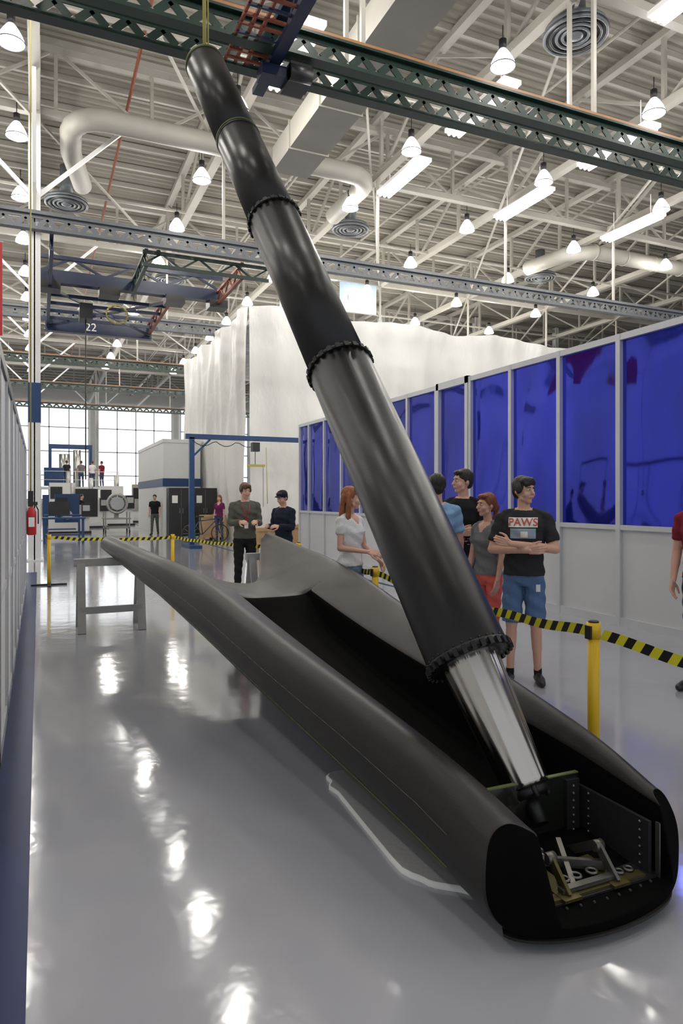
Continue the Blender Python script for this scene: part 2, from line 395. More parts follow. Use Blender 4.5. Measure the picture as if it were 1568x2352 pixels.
b.obj('glass_partition_wall',[M['bluefilm'],M['alu'],M['panel'],M['dark']])
b=MB(); b.bb(GX+.06,14,17.75,17.85,0,3.6,0); b.obj('partition_end_wall',[M['panel']])

# white plastic tent ----------------------------------------------
b=MB()
def sheet(p0,ux,n,W,Ht,nx,nz,amp,top=lambda u:0):
    p0=Vector(p0);ux=Vector(ux);n=Vector(n);v=[];f=[]
    for i in range(nx+1):
        for j in range(nz+1):
            u=i/nx*W;t=j/nz
            d=amp*(.55*math.sin(u*2.1+math.sin(t*4)*.9)*(.4+.6*t)+.4*math.sin(u*5.3+t*3)+.35*abs(math.sin(u*1.3+t*4))+.25*math.sin(t*9+u*1.5)+.3*abs(math.sin(u*2.6-t*6)))
            v.append(p0+ux*u+n*d+Vector((0,0,t*(Ht+top(u)))))
    for i in range(nx):
        for j in range(nz): a=i*(nz+1)+j; f.append((a,a+1,a+nz+2,a+nz+1))
    b.add(v,f,0,True)
TX,TY,TZ=6.75,23.3,8.35
sheet((TX,TY,0),(1,0,0),(0,-1,0),24,TZ,200,50,.14,lambda u:.10*math.sin(u*1.3)-.012*u)
sheet((TX,TY,0),(0,1,0),(-1,0,0),11.5,TZ,100,50,.14,lambda u:.08*math.sin(u*1.9))
b.bb(TX+.15,TX+24,TY+.15,TY+11.5,TZ-.5,TZ-.35,0)
b.obj('white_plastic_enclosure',[M['tent']])

# office block, gantry, cabinets, shop floor stuff -----------------
b=MB(); b.bb(4.9,6.5,30,38,0,4.1,0); b.bb(4.87,6.52,29.97,38,2.1,2.45,1); b.bb(4.87,6.52,29.96,38,4.0,4.15,0); b.bb(5.1,5.9,29.93,29.97,0,2.05,2)
b.obj('office_block',[M['white'],M['blue'],M['panel']])
b=MB()
b.bb(4.42,4.58,22,22.15,0,3.55,0); b.bb(8.2,8.36,22,22.15,0,3.55,0); b.bb(4.3,8.5,22.0,22.15,3.5,3.66,0)
b.bb(4.3,4.7,21.4,22.8,0,.1,0); b.bb(8.1,8.5,21.4,22.8,0,.1,0); b.beam((4.5,22.07,2.9),(5.1,22.07,3.5),.06,.06,0)
b.bb(6.5,6.75,21.95,22.2,3.15,3.45,1); b.cyl((6.62,22.07,3.15),(6.62,22.07,2.7),.012,n=6,m=1)
b.bb(6.35,6.95,22.02,22.12,2.64,2.72,2); b.cyl((6.9,22.07,2.66),(6.9,22.07,1.3),.008,n=6,m=1); b.cyl((7.0,22.07,3.3),(7.05,22.07,1.4),.012,n=6,m=2)
pts=[(4.5+q*.13,22.0,3.46-.18*abs(math.sin(q*.55))) for q in range(16)]; b.tube(pts,.012,5,1)
b.obj('gantry_crane',[M['blue'],M['dark'],M['yelrope']])
b=MB(); b.bb(0,.95,0,.6,.08,2.0,0); b.bb(.47,.485,-.01,0,.1,1.95,1); b.bb(.4,.43,-.03,0,1.0,1.2,1); b.bb(.52,.55,-.03,0,1.0,1.2,1)
for q in(.05,.85): b.bb(q,q+.06,.05,.55,0,.08,1)
b.bb(.12,.34,-.006,0,1.4,1.7,2)
cm=b.mesh('storage_cabinet',[M['dark'],M['greyrail'],M['whitep']])
inst('storage_cabinet',cm,(4.66,27.2,0)); inst('storage_cabinet',cm,(5.64,27.3,0))
b=MB(); pts=[(5.5+.08*math.cos(t),26.9,1.0+.35*math.sin(t)) for t in np.linspace(0,6.28,18)]+[(5.6,26.8,.05),(5.4,26.6,.03)]; b.tube(pts,.02,6,0); b.obj('green_air_hose',[M['beltgreen']])
def crate(x,y,w,d,h,z=0):
    b=MB(); b.bb(0,w,0,d,.1,h,0)
    for q in(0,w/2-.05,w-.1): b.bb(q,q+.1,-.02,0,.1,h,0); b.bb(q,q+.1,0,d,0,.1,0)
    for q in(.1,h-.1): b.bb(0,w,-.03,-.01,q,q+.09,0)
    b.obj('wooden_crate',[M['wood']],loc=(x,y,z))
crate(5.65,25.7,.9,.6,.95); crate(7.2,20.3,.9,.6,.75); crate(5.9,19.6,.8,.6,.7)
b=MB(); R90=Matrix.Rotation(math.pi/2,3,'X')
for x in(0,1.05):
    b.torus((x,0,.33),.31,.018,28,6,1,R90)
    for k in range(10): b.cyl((x,0,.33),(x+.3*math.cos(k*.628),0,.33+.3*math.sin(k*.628)),.003,n=4,m=2)
for p,q in(((0,0,.33),(.42,0,.3)),((0,0,.33),(.33,0,.82)),((.42,0,.3),(.33,0,.9)),((.42,0,.3),(.88,0,.78)),((.35,0,.78),(.86,0,.84)),((.84,0,.95),(1.05,0,.33))): b.cyl(p,q,.018,n=8,m=0)
b.box((.32,0,.93),(.26,.14,.05),1); b.cyl((.84,-.28,1.0),(.84,.28,1.0),.014,n=8,m=2); b.cyl((.84,0,.95),(.84,0,1.0),.015,n=8,m=2)
b.obj('bicycle',[M['blue'],M['dark'],M['machined']],loc=(4.95,24.4,0))
b=MB(); px,py=2.2,48
b.bb(-2.2,2.8,0,3,2.2,2.35,0)
for x in(-2.1,0,2.7):
    for y in(.1,2.9): b.bb(x-.06,x+.06,y-.06,y+.06,0,2.2,0)
    b.cyl((x,0,2.3),(x,0,3.4),.025,n=6,m=0)
for z in(2.8,3.35): b.cyl((-2.1,0,z),(2.7,0,z),.022,n=6,m=0)
for q in range(7): b.bb(-3.6+q*.2,-3.3+q*.2,.4,1.3,.25+q*.3,.3+q*.3,0)
b.beam((-3.6,.4,0),(-2.1,.4,2.3),.06,.15,0); b.beam((-3.6,.4,1),(-2.1,.4,3.3),.04,.04,0)
b.bb(-1.9,-.7,.4,.5,2.4,3.6,1); b.bb(-1.6,1.2,2.6,2.9,5.0,5.3,1); b.bb(-1.6,-1.4,2.6,2.9,0,5,1); b.bb(1.0,1.2,2.6,2.9,0,5,1)
b.cyl((-.6,2.2,2.35),(-.6,2.2,4.6),.35,n=20,m=2); b.cyl((.2,2.3,2.35),(.2,2.3,4.9),.25,n=20,m=2)
b.obj('work_platform',[M['white'],M['blue'],M['machined']],loc=(px,py,0))
def machine(x,y,s,name,m0,m1):
    b=MB(); b.bb(0,2*s,0,1.6*s,.1,1.5*s,0); b.bb(.3*s,1.5*s,-.02,.3,.6*s,2.1*s,1); b.bb(1.6*s,2.05*s,-.25,.1,.9*s,1.6*s,2); b.cyl((.9*s,-.05,1.0*s),(.9*s,-.15,1.0*s),.25*s,n=20,m=3)
    b.bb(0,2.1*s,-.1,1.7*s,0,.1,2); b.cyl((1.2*s,.6,1.5*s),(1.2*s,.6,2.7*s),.12*s,n=12,m=3)
    b.bb(.35*s,.9*s,-.04,-.02,1.3*s,1.9*s,2); b.bb(1.65*s,2.0*s,-.27,-.25,1.2*s,1.5*s,3)
    b.obj(name,[m0,m1,M['dark'],M['machined']],loc=(x,y,0))
machine(.4,33,.85,'milling_machine',M['white'],M['blue']); machine(2.9,42,1.1,'milling_machine',M['white'],M['white']); machine(.2,44,1.2,'lathe_machine',M['blue'],M['white']); machine(5.3,47,1.2,'milling_machine',M['white'],M['steel'])
machine(1.4,39,1.0,'milling_machine',M['white'],M['dark'])
b=MB(); b.bb(0,1.4,0,.7,.86,.92,0)
for x in(.05,1.3):
    for y in(.05,.6): b.bb(x,x+.06,y,y+.06,0,.86,0)
b.bb(.2,.9,.3,.34,1.0,1.45,1); b.bb(.5,.6,.3,.4,.92,1.0,1); b.bb(.1,1.2,.05,.65,.3,.34,0)
wm=b.mesh('workbench',[M['blue'],M['dark']])
for p in((.2,30,0),(.1,25.5,0),(.5,36.5,0)): inst('workbench',wm,p)
b=MB(); b.torus((0,0,1.35),.42,.07,32,8,0,R90); b.torus((0,.2,1.35),.36,.05,32,8,0,R90); b.torus((0,-.1,1.35),.22,.05,24,8,0,R90); b.cyl((0,-.15,1.35),(0,.9,1.35),.3,.36,24,0)
for a in range(8): b.cyl((0,-.05,1.35),(.4*math.cos(a*.785),-.05,1.35+.4*math.sin(a*.785)),.025,n=6,m=0)
b.bb(-.6,.6,-.3,.9,.62,.68,1); b.bb(-.55,.55,-.25,.85,.2,.25,1); b.bb(-.08,.08,.1,.6,.68,1.05,1)
for x in(-.55,.5):
    for y in(-.25,.8): b.bb(x,x+.05,y,y+.05,.1,.95,1); b.cyl((x,y,.08),(x+.05,y,.08),.08,n=12,m=2)
b.obj('engine_on_cart',[M['machined'],M['steel'],M['dark']],loc=(3.3,33,0))

# ------------------------------------------------------------ landing leg shell
CX=1.90
zr=[(2,.40),(2.4,.51),(3.0,.60),(3.9,.70),(5.3,.90),(6.5,1.0),(7.3,1.02),(8.2,1.06),(9.3,1.10)]
wctL=[(1.9,.24),(3.6,.27),(4.8,.29),(5.9,.33),(6.7,.42)]
wctR=[(1.9,.37),(2.5,.34),(3.6,.27),(4.8,.29),(5.9,.33),(6.7,.42)]
zct=[(2,.36),(2.5,.45),(3.6,.54),(4.8,.65),(5.9,.78),(6.7,.82)]
uit=[(6.65,0),(6.72,.10),(6.9,.20),(7.3,.34),(8.0,.55),(8.7,.78),(9.3,.97)]
def sect(Y,side):
    zb=.045+.12*(Y-2); wo=.285+.0975*Y; wr=wo-.12; R=lerp(zr,Y); ui=lerp(uit,Y) if Y>6.65 else 0
    h=R-zb; wc=lerp(wctL if side<0 else wctR,Y); zc=lerp(zct,Y)
    if side>0 and Y<3: wr=wo-.12+.05*(3-Y)
    zc=min(zc,R-.01)
    if Y<5.7: zf=zb+.035
    elif Y<5.9: zf=zc-.05
    else: zf=zc-.07
    if Y>6.65:
        wc=ui+(wr-ui)*.45; zc=lerp([(6.65,.82),(7.5,.93),(9.3,1.07)],Y); zf=lerp([(6.65,.72),(7.3,.80),(8.2,.93),(9.3,1.03)],Y)
        w9=ui+.03
    else: w9=wc-.005 if Y<5.8 else wc*.55
    return [(ui,zb+(.03 if Y>6.65 else 0)),(ui+(wo-ui)*.55,zb),(ui+(wo-ui)*.86,zb+h*.05),(wo,zb+h*.28),(wo,zb+h*.62),(wr+.07 if side<0 or Y>3 else wr+.05,R-h*.10),(wr,R),(max(wr-.06,wc+.01),R-.012),(wc,zc),(w9,zf),(ui,zf)]
ST=[1.98,2.02,2.15,2.4,2.8,3.3,3.9,4.6,5.3,5.70,5.74,5.80,5.95,6.3,6.65,6.72,6.9,7.3,8.0,8.7,9.2,9.3]
V=[];F=[];cr=[];FM=[]
for side in(-1,1):
    base=len(V)
    for si,Y in enumerate(ST):
        for k,(u,z) in enumerate(sect(Y,side)):
            yo=0
            if Y<2.3:
                g=(2.3-Y)/.32
                yo=-g*(.16*max(0,1-(u/.5)**2) if k in(0,1,2,9,10) else (-.05 if k in(5,6,7) else 0))
            V.append((CX+side*u,Y+yo,z))
    n=11
    for si in range(len(ST)-1):
        for k in range(n):
            k2=(k+1)%n
            if k2==0 and ST[si]<6.65: continue
            q=[base+si*n+k,base+si*n+k2,base+(si+1)*n+k2,base+(si+1)*n+k]
            F.append(q if side<0 else q[::-1]); FM.append(1 if k in(8,9) and ST[si]<5.72 else 0)  # channel wall and floor take the shade-blackened copy
            if k==8 and ST[si]<5.72: cr.append((base+si*n+8,base+(si+1)*n+8)); cr.append((base+si*n+9,base+(si+1)*n+9))
    for e in(0,len(ST)-1):
        o=base+e*n
        for q in([0,1,9,10],[1,2,3,9],[9,3,4,8],[8,4,5,7],[7,5,6]):
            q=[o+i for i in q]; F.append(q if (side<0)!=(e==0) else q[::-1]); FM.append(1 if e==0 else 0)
        if e==0:
            for i in range(n-1): cr.append((o+i,o+i+1))
me=bpy.data.meshes.new('landing_leg_shell'); me.from_pydata(V,[],F)
me.polygons.foreach_set('material_index',FM)
import bmesh
bm=bmesh.new(); bm.from_mesh(me); bm.verts.ensure_lookup_table()
cl=bm.edges.layers.float.new('crease_edge')
for a,c in cr:
    e=bm.edges.get((bm.verts[a],bm.verts[c]))
    if e: e[cl]=.8
bmesh.ops.remove_doubles(bm,verts=bm.verts,dist=1e-4); bmesh.ops.recalc_face_normals(bm,faces=bm.faces)
for fq in bm.faces: fq.smooth=True
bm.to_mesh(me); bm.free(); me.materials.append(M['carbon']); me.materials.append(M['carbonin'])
legroot=bpy.data.objects.new('landing_leg',None); sc.collection.objects.link(legroot)
lo=bpy.data.objects.new('shell',me); sc.collection.objects.link(lo); lo.parent=legroot
md=lo.modifiers.new('s','SUBSURF'); md.levels=3; md.render_levels=3
bpy.context.view_layer.update(); dg=bpy.context.evaluated_depsgraph_get()
bv=BVHTree.FromObject(lo,dg)
b=MB()
for fr in(.30,.62):
    pts=[]
    for Y in np.arange(2.2,8.9,.1):
        zb=.045+.12*(Y-2);z=zb+(lerp(zr,Y)-zb)*fr
        hit=bv.ray_cast(Vector((-.5,Y,z)),Vector((1,0,0)))
        if hit[0]: pts.append(hit[0]+Vector((-.0010,0,0)))
    if fr<.5: b.tube([p for p in pts if p.y<6],.0025,5,0)
    else: b.tube(pts,.0012,5,1)
b.obj('seam_line',[M['greenline'],M['greyrail']],parent=legroot)
# foot hardware
b=MB()
b.bb(1.68,2.20,2.36,2.375,.08,.36,4); b.bb(1.68,2.20,2.357,2.378,.357,.362,5)
for x in(1.675,2.215):
    b.bb(x-.008,x+.008,1.98,2.38,.09,.30,0)
    for yq in(2.02,2.3):
        for k in range(6): b.ell((x+(.012 if x<1.9 else -.012),yq,.12+k*.033),(.006,.006,.006),2,8,6)
b.bb(2.12,2.19,2.34,2.36,.09,.34,0)
for k in range(7): b.ell((2.155,2.338,.12+k*.032),(.008,.006,.008),2,8,6)
b.bb(1.66,2.24,1.96,2.36,.085,.095,0)
for x in(1.80,2.04):
    b.beam((x,1.98,.10),(x,2.08,.20),.014,.035,1 if x<1.9 else 2); b.beam((x,2.24,.10),(x,2.08,.20),.014,.035,2); b.cyl((x-.02,2.08,.195),(x+.02,2.08,.195),.022,n=16,m=2); b.bb(x-.04,x+.04,1.95,2.28,.095,.106,1)
b.bb(1.70,2.18,1.97,2.01,.095,.104,1)
b.beam((1.78,2.0,.115),(2.05,2.0,.115),.03,.015,2); b.beam((1.80,2.2,.13),(2.05,2.05,.13),.02,.035,2); b.beam((1.86,2.02,.1),(1.98,2.24,.15),.02,.035,2)
for x in(1.84,1.9,1.98): b.torus((x,2.05,.12),.02,.006,16,6,2)
for x in(2.09,2.14): b.torus((x,2.02,.11),.016,.006,14,6,2)
for k in range(9): b.ell((1.68+.06*k,1.93-.02*math.sin(k*.39),.10),(.007,.007,.007),3,8,6)
b.bb(1.655,1.662,1.95,1.97,.08,.30,2); b.bb(2.232,2.238,1.95,1.97,.08,.30,2)
b.cyl((1.94,2.30,.20),(1.95,2.40,.30),.035,n=12,m=3)
lip=[(1.90+.405*math.sin(a),1.99-.165*math.cos(a)) for a in np.linspace(-1.45,1.45,28)]
b.add([(x,y,.034) for x,y in lip]+[(x,y,.044) for x,y in lip]+[(1.9+(x-1.9)*.8,2.1,.044) for x,y in lip]+[(1.9+(x-1.9)*.8,2.1,.034) for x,y in lip],
  [(i,i+1,28+i+1,28+i) for i in range(27)]+[(28+i,28+i+1,56+i+1,56+i) for i in range(27)]+[(84+i,84+i+1,i+1,i) for i in range(27)],6)
b.obj('hinge_bracket',[M['dark'],M['zinc'],M['machdark'],M['black'],M['darkgloss'],M['greenline'],M['carbon']],parent=legroot)

# ------------------------------------------------------------ telescoping strut
A=Vector((1.95,2.40,.31)); T=Vector((1.43,6.50,5.77)); ax=(T-A).normalized(); LL=(T-A).length-.12
b=MB()
def P(t): return A+ax*t
xx=ax.cross(Vector((0,0,1))).normalized(); zz=xx.cross(ax)
n=240; rs=[]
for t,r in((0,.100),(.02,.104),(.35,.126),(.62,.144),(.82,.148)):
    rs.append([P(t)+(xx*math.cos(k*2*math.pi/n)+zz*math.sin(k*2*math.pi/n))*(r*(1+.010*math.cos(k*2*math.pi/n*16))) for k in range(n)])
b.rings(rs,1)
b.lathe(P(-.04),T,[(0,.075),(.01,.088),(.045,.092)],32,2)
for k in range(4):
    a=k*1.57+.4; c=P(-.05)+(xx*math.cos(a)+zz*math.sin(a))*.083; b.cyl(c,c+ax*.06,.014,n=8,m=2)
tA,tB,tC,tD=.605,2.63,4.23,5.38
RA,RB,RC,RD=.202,.191,.185,.182
b.lathe(P(tA),T,[(0,.15),(.0,RA),(.03,RA+.003),(tB-tA,RA),(tB-tA+.001,RB)],72,0)
b.lathe(P(tB),T,[(0,RB),(tC-tB,RB),(tC-tB+.001,RC)],72,0)
b.lathe(P(tC),T,[(0,RC),(tD-tC,RC),(tD-tC+.001,RD)],72,0)
b.lathe(P(tD),T,[(0,RD),(LL-tD,RD),(LL-tD+.02,RD-.02)],72,0)
def collar(t,R,teeth=30,w=.03,h=.009,tw=.022):
    b.lathe(P(t-w/2),T,[(0,R),(.0,R+h),(w,R+h),(w,R)],72,2)
    for k in range(teeth):
        a=k*2*math.pi/teeth; rad=(xx*math.cos(a)+zz*math.sin(a)); tan=ax.cross(rad)
        b.box(P(t-w/2+.004)+rad*(R+h+.002),(tw,.018,.034),2,Matrix((tan,rad,ax)).transposed())
        b.cyl(P(t+w/2)+rad*(R+h*.4),P(t+w/2+.012)+rad*(R+h*.4),.006,n=8,m=2)
collar(tA+.02,RA,30,.030,.009); collar(tB,RA,24,.022,.008,.03); collar(tC,RB,22,.022,.008,.03)
b.lathe(P(tD-.03),T,[(0,RC),(.0,RC+.004),(.02,RC+.004),(.02,RC)],64,2); b.lathe(P(tD+.003),T,[(0,RC),(0,RC+.006),(.010,RC+.006),(.010,RC)],64,3)
b.lathe(P(LL-.03),T,[(0,RD),(0,RD+.006),(.03,RD+.006),(.05,RD)],64,3)
b.beam(P(tA+.1)-zz*.20,P(tA+.5)-zz*.215,.12,.05,2)
b.obj('telescoping_strut',[M['carbon2'],M['chrome'],M['black'],M['greenline']])
b=MB(); b.cyl(P(LL+.02),(1.43,6.50,8.0),.018,.018,8,0); b.cyl((1.47,6.44,5.7),(1.47,6.50,8.0),.008,.008,8,0)
b.torus(P(LL+.06),.05,.012,20,8,0,Matrix.Rotation(1.57,3,'Y')); b.obj('lifting_sling',[M['yelrope']])

def sawhorse(x0,x1,y,h=.855):
    b=MB(); b.bb(x0,x1,y-.05,y+.05,h-.09,h,0)
    for x in(x0+.08,x1-.08):
        for s in(-1,1): b.beam((x,y+s*.03,h-.05),(x,y+s*.26,0.0),.09,.04,0)
        b.bb(x-.02,x+.02,y-.2,y+.2,.22,.30,0)
    b.bb(x0+.08,x1-.08,y-.21,y-.17,.22,.30,0)
    b.obj('sawhorse',[M['saw']])
sawhorse(.38,1.22,8.75); sawhorse(2.5,3.35,8.75)
b=MB(); out=[]
for k in range(60):
    a=k/60*2*math.pi; s=abs(math.cos(a))**.35*math.copysign(1,math.cos(a)); t=abs(math.sin(a))**.35*math.copysign(1,math.sin(a))
    out.append((1.95+.53*s+.02*math.sin(5*a)+.015*math.sin(11*a),2.93+.66*t+.02*math.sin(7*a)))
b.rings([[(x,y,0) for x,y in out],[(x*1.0,y,.018) for x,y in out],[(1.93+(x-1.93)*.985,2.93+(y-2.93)*.985,.022) for x,y in out]],1,caps=False)
b.add([(1.93+(x-1.93)*.985,2.93+(y-2.93)*.985,.022) for x,y in out],[tuple(range(60))],0)
b.obj('foam_mat',[M['foam'],M['foamedge']])

# ------------------------------------------------------------ barrier
posts=[(.17,13.5),(2.24,12.68),(3.5,9.45),(2.93,5.82),(2.68,2.76),(2.72,.2)]
for x,y in posts:
    b=MB(); b.cyl((0,0,.03),(0,0,.90),.031,.031,20,0); b.cyl((0,0,.84),(0,0,.925),.036,.036,20,0); b.cyl((0,0,.925),(0,0,.935),.028,.026,20,1)
    b.bb(-.3,.3,-.03,.03,0,.03,1); b.bb(-.03,.03,-.3,.3,0,.03,1); b.bb(-.042,-.03,-.02,.02,.84,.91,1)
    b.obj('barrier_post',[M['yellow'],M['dark']],loc=(x,y,0))
b=MB()
for (x0,y0),(x1,y1),sag in zip(posts,posts[1:],(.04,.05,.06,.05,.05)):
    L=math.hypot(x1-x0,y1-y0); dx,dy=(x1-x0)/L,(y1-y0)/L; s=.04;k=0; st=.052
    while s<L-.06:
        def qf(d,z):
            t=min(1,max(0,d/L)); return (x0+dx*d,y0+dy*d,.872+z-sag*4*t*(1-t)+.006*math.sin(d*9))
        e=min(s+st,L-.03); sh=.035
        b.add([qf(s,-.028),qf(e,-.028),qf(min(e+sh,L-.02),.028),qf(min(s+sh,L-.02),.028)],[(0,1,2,3)],k%2); s+=st;k+=1
b.obj('caution_tape',[M['tapey'],M['tapek']])

# ------------------------------------------------------------ people
def remesh(mb,vox,it=3):
    me=bpy.data.meshes.new('t'); me.from_pydata(mb.v,[],mb.f); o=bpy.data.objects.new('t',me); sc.collection.objects.link(o)
    m=o.modifiers.new('r','REMESH'); m.mode='VOXEL'; m.voxel_size=vox
    m2=o.modifiers.new('s','SMOOTH'); m2.factor=.5; m2.iterations=it
    bpy.context.view_layer.update(); dg=bpy.context.evaluated_depsgraph_get(); e=bpy.data.meshes.new_from_object(o.evaluated_get(dg))
    v=np.array([p.co[:] for p in e.vertices]); f=[tuple(p.vertices) for p in e.polygons]
    bpy.data.objects.remove(o); bpy.data.meshes.remove(me); bpy.data.meshes.remove(e); return v,f
def hand(out,wr,d,nrm,sd,s,skin,curl=.5,vox=.0042):
    d=Vector(d).normalized(); n=Vector(nrm); n=(n-d*n.dot(d)).normalized(); lat=d.cross(n)*sd
    mb=MB(); wr=Vector(wr)
    ln=(.072,.080,.074,.058)
    for i in range(4):
        o=(1.5-i)*.0195
        k=wr+d*(.082-.004*abs(i-1))*s+lat*o*s
        mb.cap(wr+lat*o*.6*s,k,.0145*s,.0115*s,n=8)
        d1=(d*math.cos(curl)+n*math.sin(curl)).normalized(); p1=k+d1*ln[i]*.5*s
        d2=(d*math.cos(curl*2)+n*math.sin(curl*2)).normalized(); p2=p1+d2*ln[i]*.30*s
        d3=(d*math.cos(curl*2.6)+n*math.sin(curl*2.6)).normalized(); p3=p2+d3*ln[i]*.22*s
        mb.cap(k,p1,.0098*s,.0088*s,n=8); mb.cap(p1,p2,.0088*s,.008*s,n=8); mb.cap(p2,p3,.008*s,.0068*s,n=8)
    a=wr+d*.018*s+lat*.022*s; c=a+(d*.55+lat*.62+n*.25).normalized()*.045*s; e=c+(d*.85+lat*.25+n*.3).normalized()*.032*s; g=e+(d*.9+n*.35).normalized()*.022*s
    mb.cap(a,c,.014*s,.0112*s,n=8); mb.cap(c,e,.0112*s,.0095*s,n=8); mb.cap(e,g,.0095*s,.0078*s,n=8)
    v,f=remesh(mb,vox,1); out.add(v,f,skin,True)
def person(name,loc,phi,ht,shirt,pants,hair,hstyle='short',arms='side',headyaw=0,headpitch=0,sleeve=.5,shorts=None,female=False,stance=0,vox=.0085,shoe=None,armpts=None,cap=None,feet=None,extra=None):
    s=ht/1.79
    mb=MB(); pr=[]
    def cp(a,b,ra,rb,l,flat=False): a=Vector(a)*s;b=Vector(b)*s; mb.cap(a,b,ra*s,rb*s,flat=flat); pr.append(('f' if flat else 'c',np.array(a),np.array(b),ra*s,rb*s,l))
    def el(c,r,l,R=None): c=Vector(c)*s; r=Vector(r)*s; mb.ell(c,r,0,16,12,R); pr.append(('e',np.array(c),np.array(r),None,None,l))
    if female: tz=[(.84,.085,.08,0),(.88,.15,.11,.01),(.96,.172,.118,.012),(1.03,.152,.105,.006),(1.12,.128,.092,0),(1.22,.145,.105,-.006),(1.30,.158,.120,-.014),(1.38,.160,.100,0),(1.44,.13,.080,.005),(1.475,.07,.06,.01)]
    else: tz=[(.84,.09,.08,0),(.88,.155,.11,.01),(.96,.170,.118,.008),(1.03,.162,.112,.0),(1.12,.156,.108,0),(1.22,.170,.115,-.004),(1.32,.186,.122,-.008),(1.40,.185,.110,0),(1.455,.145,.085,.005),(1.49,.075,.065,.01)]
    rs=[[Vector((rx*math.cos(k*math.pi/12),ry*math.sin(k*math.pi/12)+yc,z))*s for k in range(24)] for z,rx,ry,yc in tz]
    mb.rings(rs)
    cp((0,.012,1.45),(0,-.004,1.57),.054 if not female else .046,.052 if not female else .043,1)
    for sx in(-1,1): cp((sx*.05,.014,1.475),(sx*(.15 if not female else .12),.008,1.445),.036 if not female else .030,.042 if not female else .034,0)
    Hc=Vector((0,-.012,1.79-.132)); RH=Matrix.Rotation(headyaw,3,'Z')@Matrix.Rotation(headpitch,3,'X')
    def hp(p): return Hc+RH@(Vector(p)-Vector((0,0,-.08)))+Vector((0,0,-.08))
    hq=.95 if female else 1
    el(hp((0,.012,.030)),(.076*hq,.095*hq,.092),1,RH); el(hp((0,-.022,-.032)),(.058*hq,.070,.080),1,RH); el(hp((0,-.060,-.094)),(.028,.025,.022),1,RH)
    cp(hp((0,-.088,.012)),hp((0,-.112,-.028)),.008,.0145,1); cp(hp((-.03,-.080,.030)),hp((.03,-.080,.030)),.012,.012,1)
    for sx in(-1,1): el(hp((sx*.076*hq,.012,-.008)),(.010,.019,.030),1,RH); el(hp((sx*.038,-.062,-.035)),(.024,.026,.026),1,RH); cp(hp((sx*.05,-.02,-.07)),hp((0,-.062,-.095)),.016,.016,1)
    cp(hp((-.016,-.088,-.062)),hp((.016,-.088,-.062)),.009,.009,1)
    SW=.185 if not female else .160
    AP={'side':(((SW+.04,.01,1.14),(SW+.05,-.05,.90)),)*2,
        'cross':(((.262,-.05,1.15),(-.06,-.205,1.155)),((.262,-.05,1.16),(-.10,-.235,1.215))),
        'front':(((SW+.03,-.03,1.16),(.12,-.26,1.18)),)*2,
        'hips':(((SW+.12,.06,1.18),(SW-.02,-.03,1.0)),)*2}
    ap=armpts if armpts else AP[arms]
    HN=[]
    for i,sx in enumerate((-1,1)):
        E,Wp=ap[i]; S=Vector((sx*SW,.004,1.42)); E=Vector((sx*E[0],E[1],E[2])); Wr=Vector((sx*Wp[0],Wp[1],Wp[2]))
        rr=.84 if female else 1
        if sleeve<=1:
            m=S.lerp(E,min(.97,sleeve+.12)); cp(S,m,.054*rr,.054*rr,0,True); cp(S.lerp(E,.2),E,.044*rr,.038*rr,1); cp(E,Wr,.040*rr,.026*rr,1); cp(E,E.lerp(Wr,.45),.041*rr,.037*rr,1)
        else:
            cp(S,E,.058*rr,.050*rr,0); cp(E,E.lerp(Wr,min(1,sleeve-1)),.049*rr,.040*rr,0); cp(E,Wr,.038*rr,.026*rr,1)
        HN.append((sx,E,Wr))
    for i,sx in enumerate((-1,1)):
        ft=feet[i] if feet else (sx*.115,.0+sx*stance*.05,0)
        Hh=Vector((sx*.088,.005,.89)); An=Vector((ft[0],ft[1]+.03,.085)); K=Hh.lerp(An,.49)+Vector((0,-.025,0))
        fy=Vector((sx*.22,-1,0)).normalized()
        if shorts is not None:
            m=Hh.lerp(K,shorts); cp(Hh,m,.090,.086,2,True); cp(Hh.lerp(K,.5),K,.062,.050,1); cp(K,An,.046,.032,1); cp(K.lerp(An,.12)+Vector((0,.012,0)),K.lerp(An,.48)+Vector((0,.012,0)),.048,.044,1)
            cp(An,An+Vector((0,0,.03)),.036,.036,4)
        else: cp(Hh,K,.094 if not female else .088,.064 if not female else .056,2); cp(K,An,.062 if not female else .054,.050 if not female else .042,2); cp(An,An-Vector((0,0,.03)),.05,.052,2)
        h=An+Vector((0,.02,-.045)); cp(h,h+fy*.12,.040,.042,3); cp(h+fy*.1,h+fy*.19+Vector((0,0,-.008)),.042,.032,3)
    v,f=remesh(mb,vox*s,2)
    fc=np.array([v[list(t)].mean(0) for t in f])
    D=[];Lb=[]
    for p in pr:
        if p[0] in 'cf':
            a,bb,ra,rb,l=p[1:]; d=bb-a; L2=max(1e-9,d@d); tr=(fc-a)@d/L2; t=np.clip(tr,0,1); dd=np.linalg.norm(fc-(a+t[:,None]*d),axis=1)-(ra+(rb-ra)*t)
            if p[0]=='f': dd=np.where(tr>1.0+.006/math.sqrt(L2),9,dd-.004)
            D.append(dd); Lb.append(l)
        else:
            c,r=p[1],p[2]; g=np.linalg.norm((fc-c)/r,axis=1); D.append((g-1)*r.min()); Lb.append(p[5])
    Z=fc[:,2]/s; tzA=np.array(tz)
    rx=np.interp(Z,tzA[:,0],tzA[:,1])*s; ry=np.interp(Z,tzA[:,0],tzA[:,2])*s; yc=np.interp(Z,tzA[:,0],tzA[:,3])*s
    g=(np.sqrt((fc[:,0]/rx)**2+((fc[:,1]-yc)/ry)**2)-1)*np.minimum(rx,ry); g[(Z<.82)|(Z>1.52)]=9
    D.append(g); Lb.append(9)
    D=np.array(D); Lb=np.array(Lb); lab=Lb[D.argmin(0)]
    hem=.93 if not female else .95
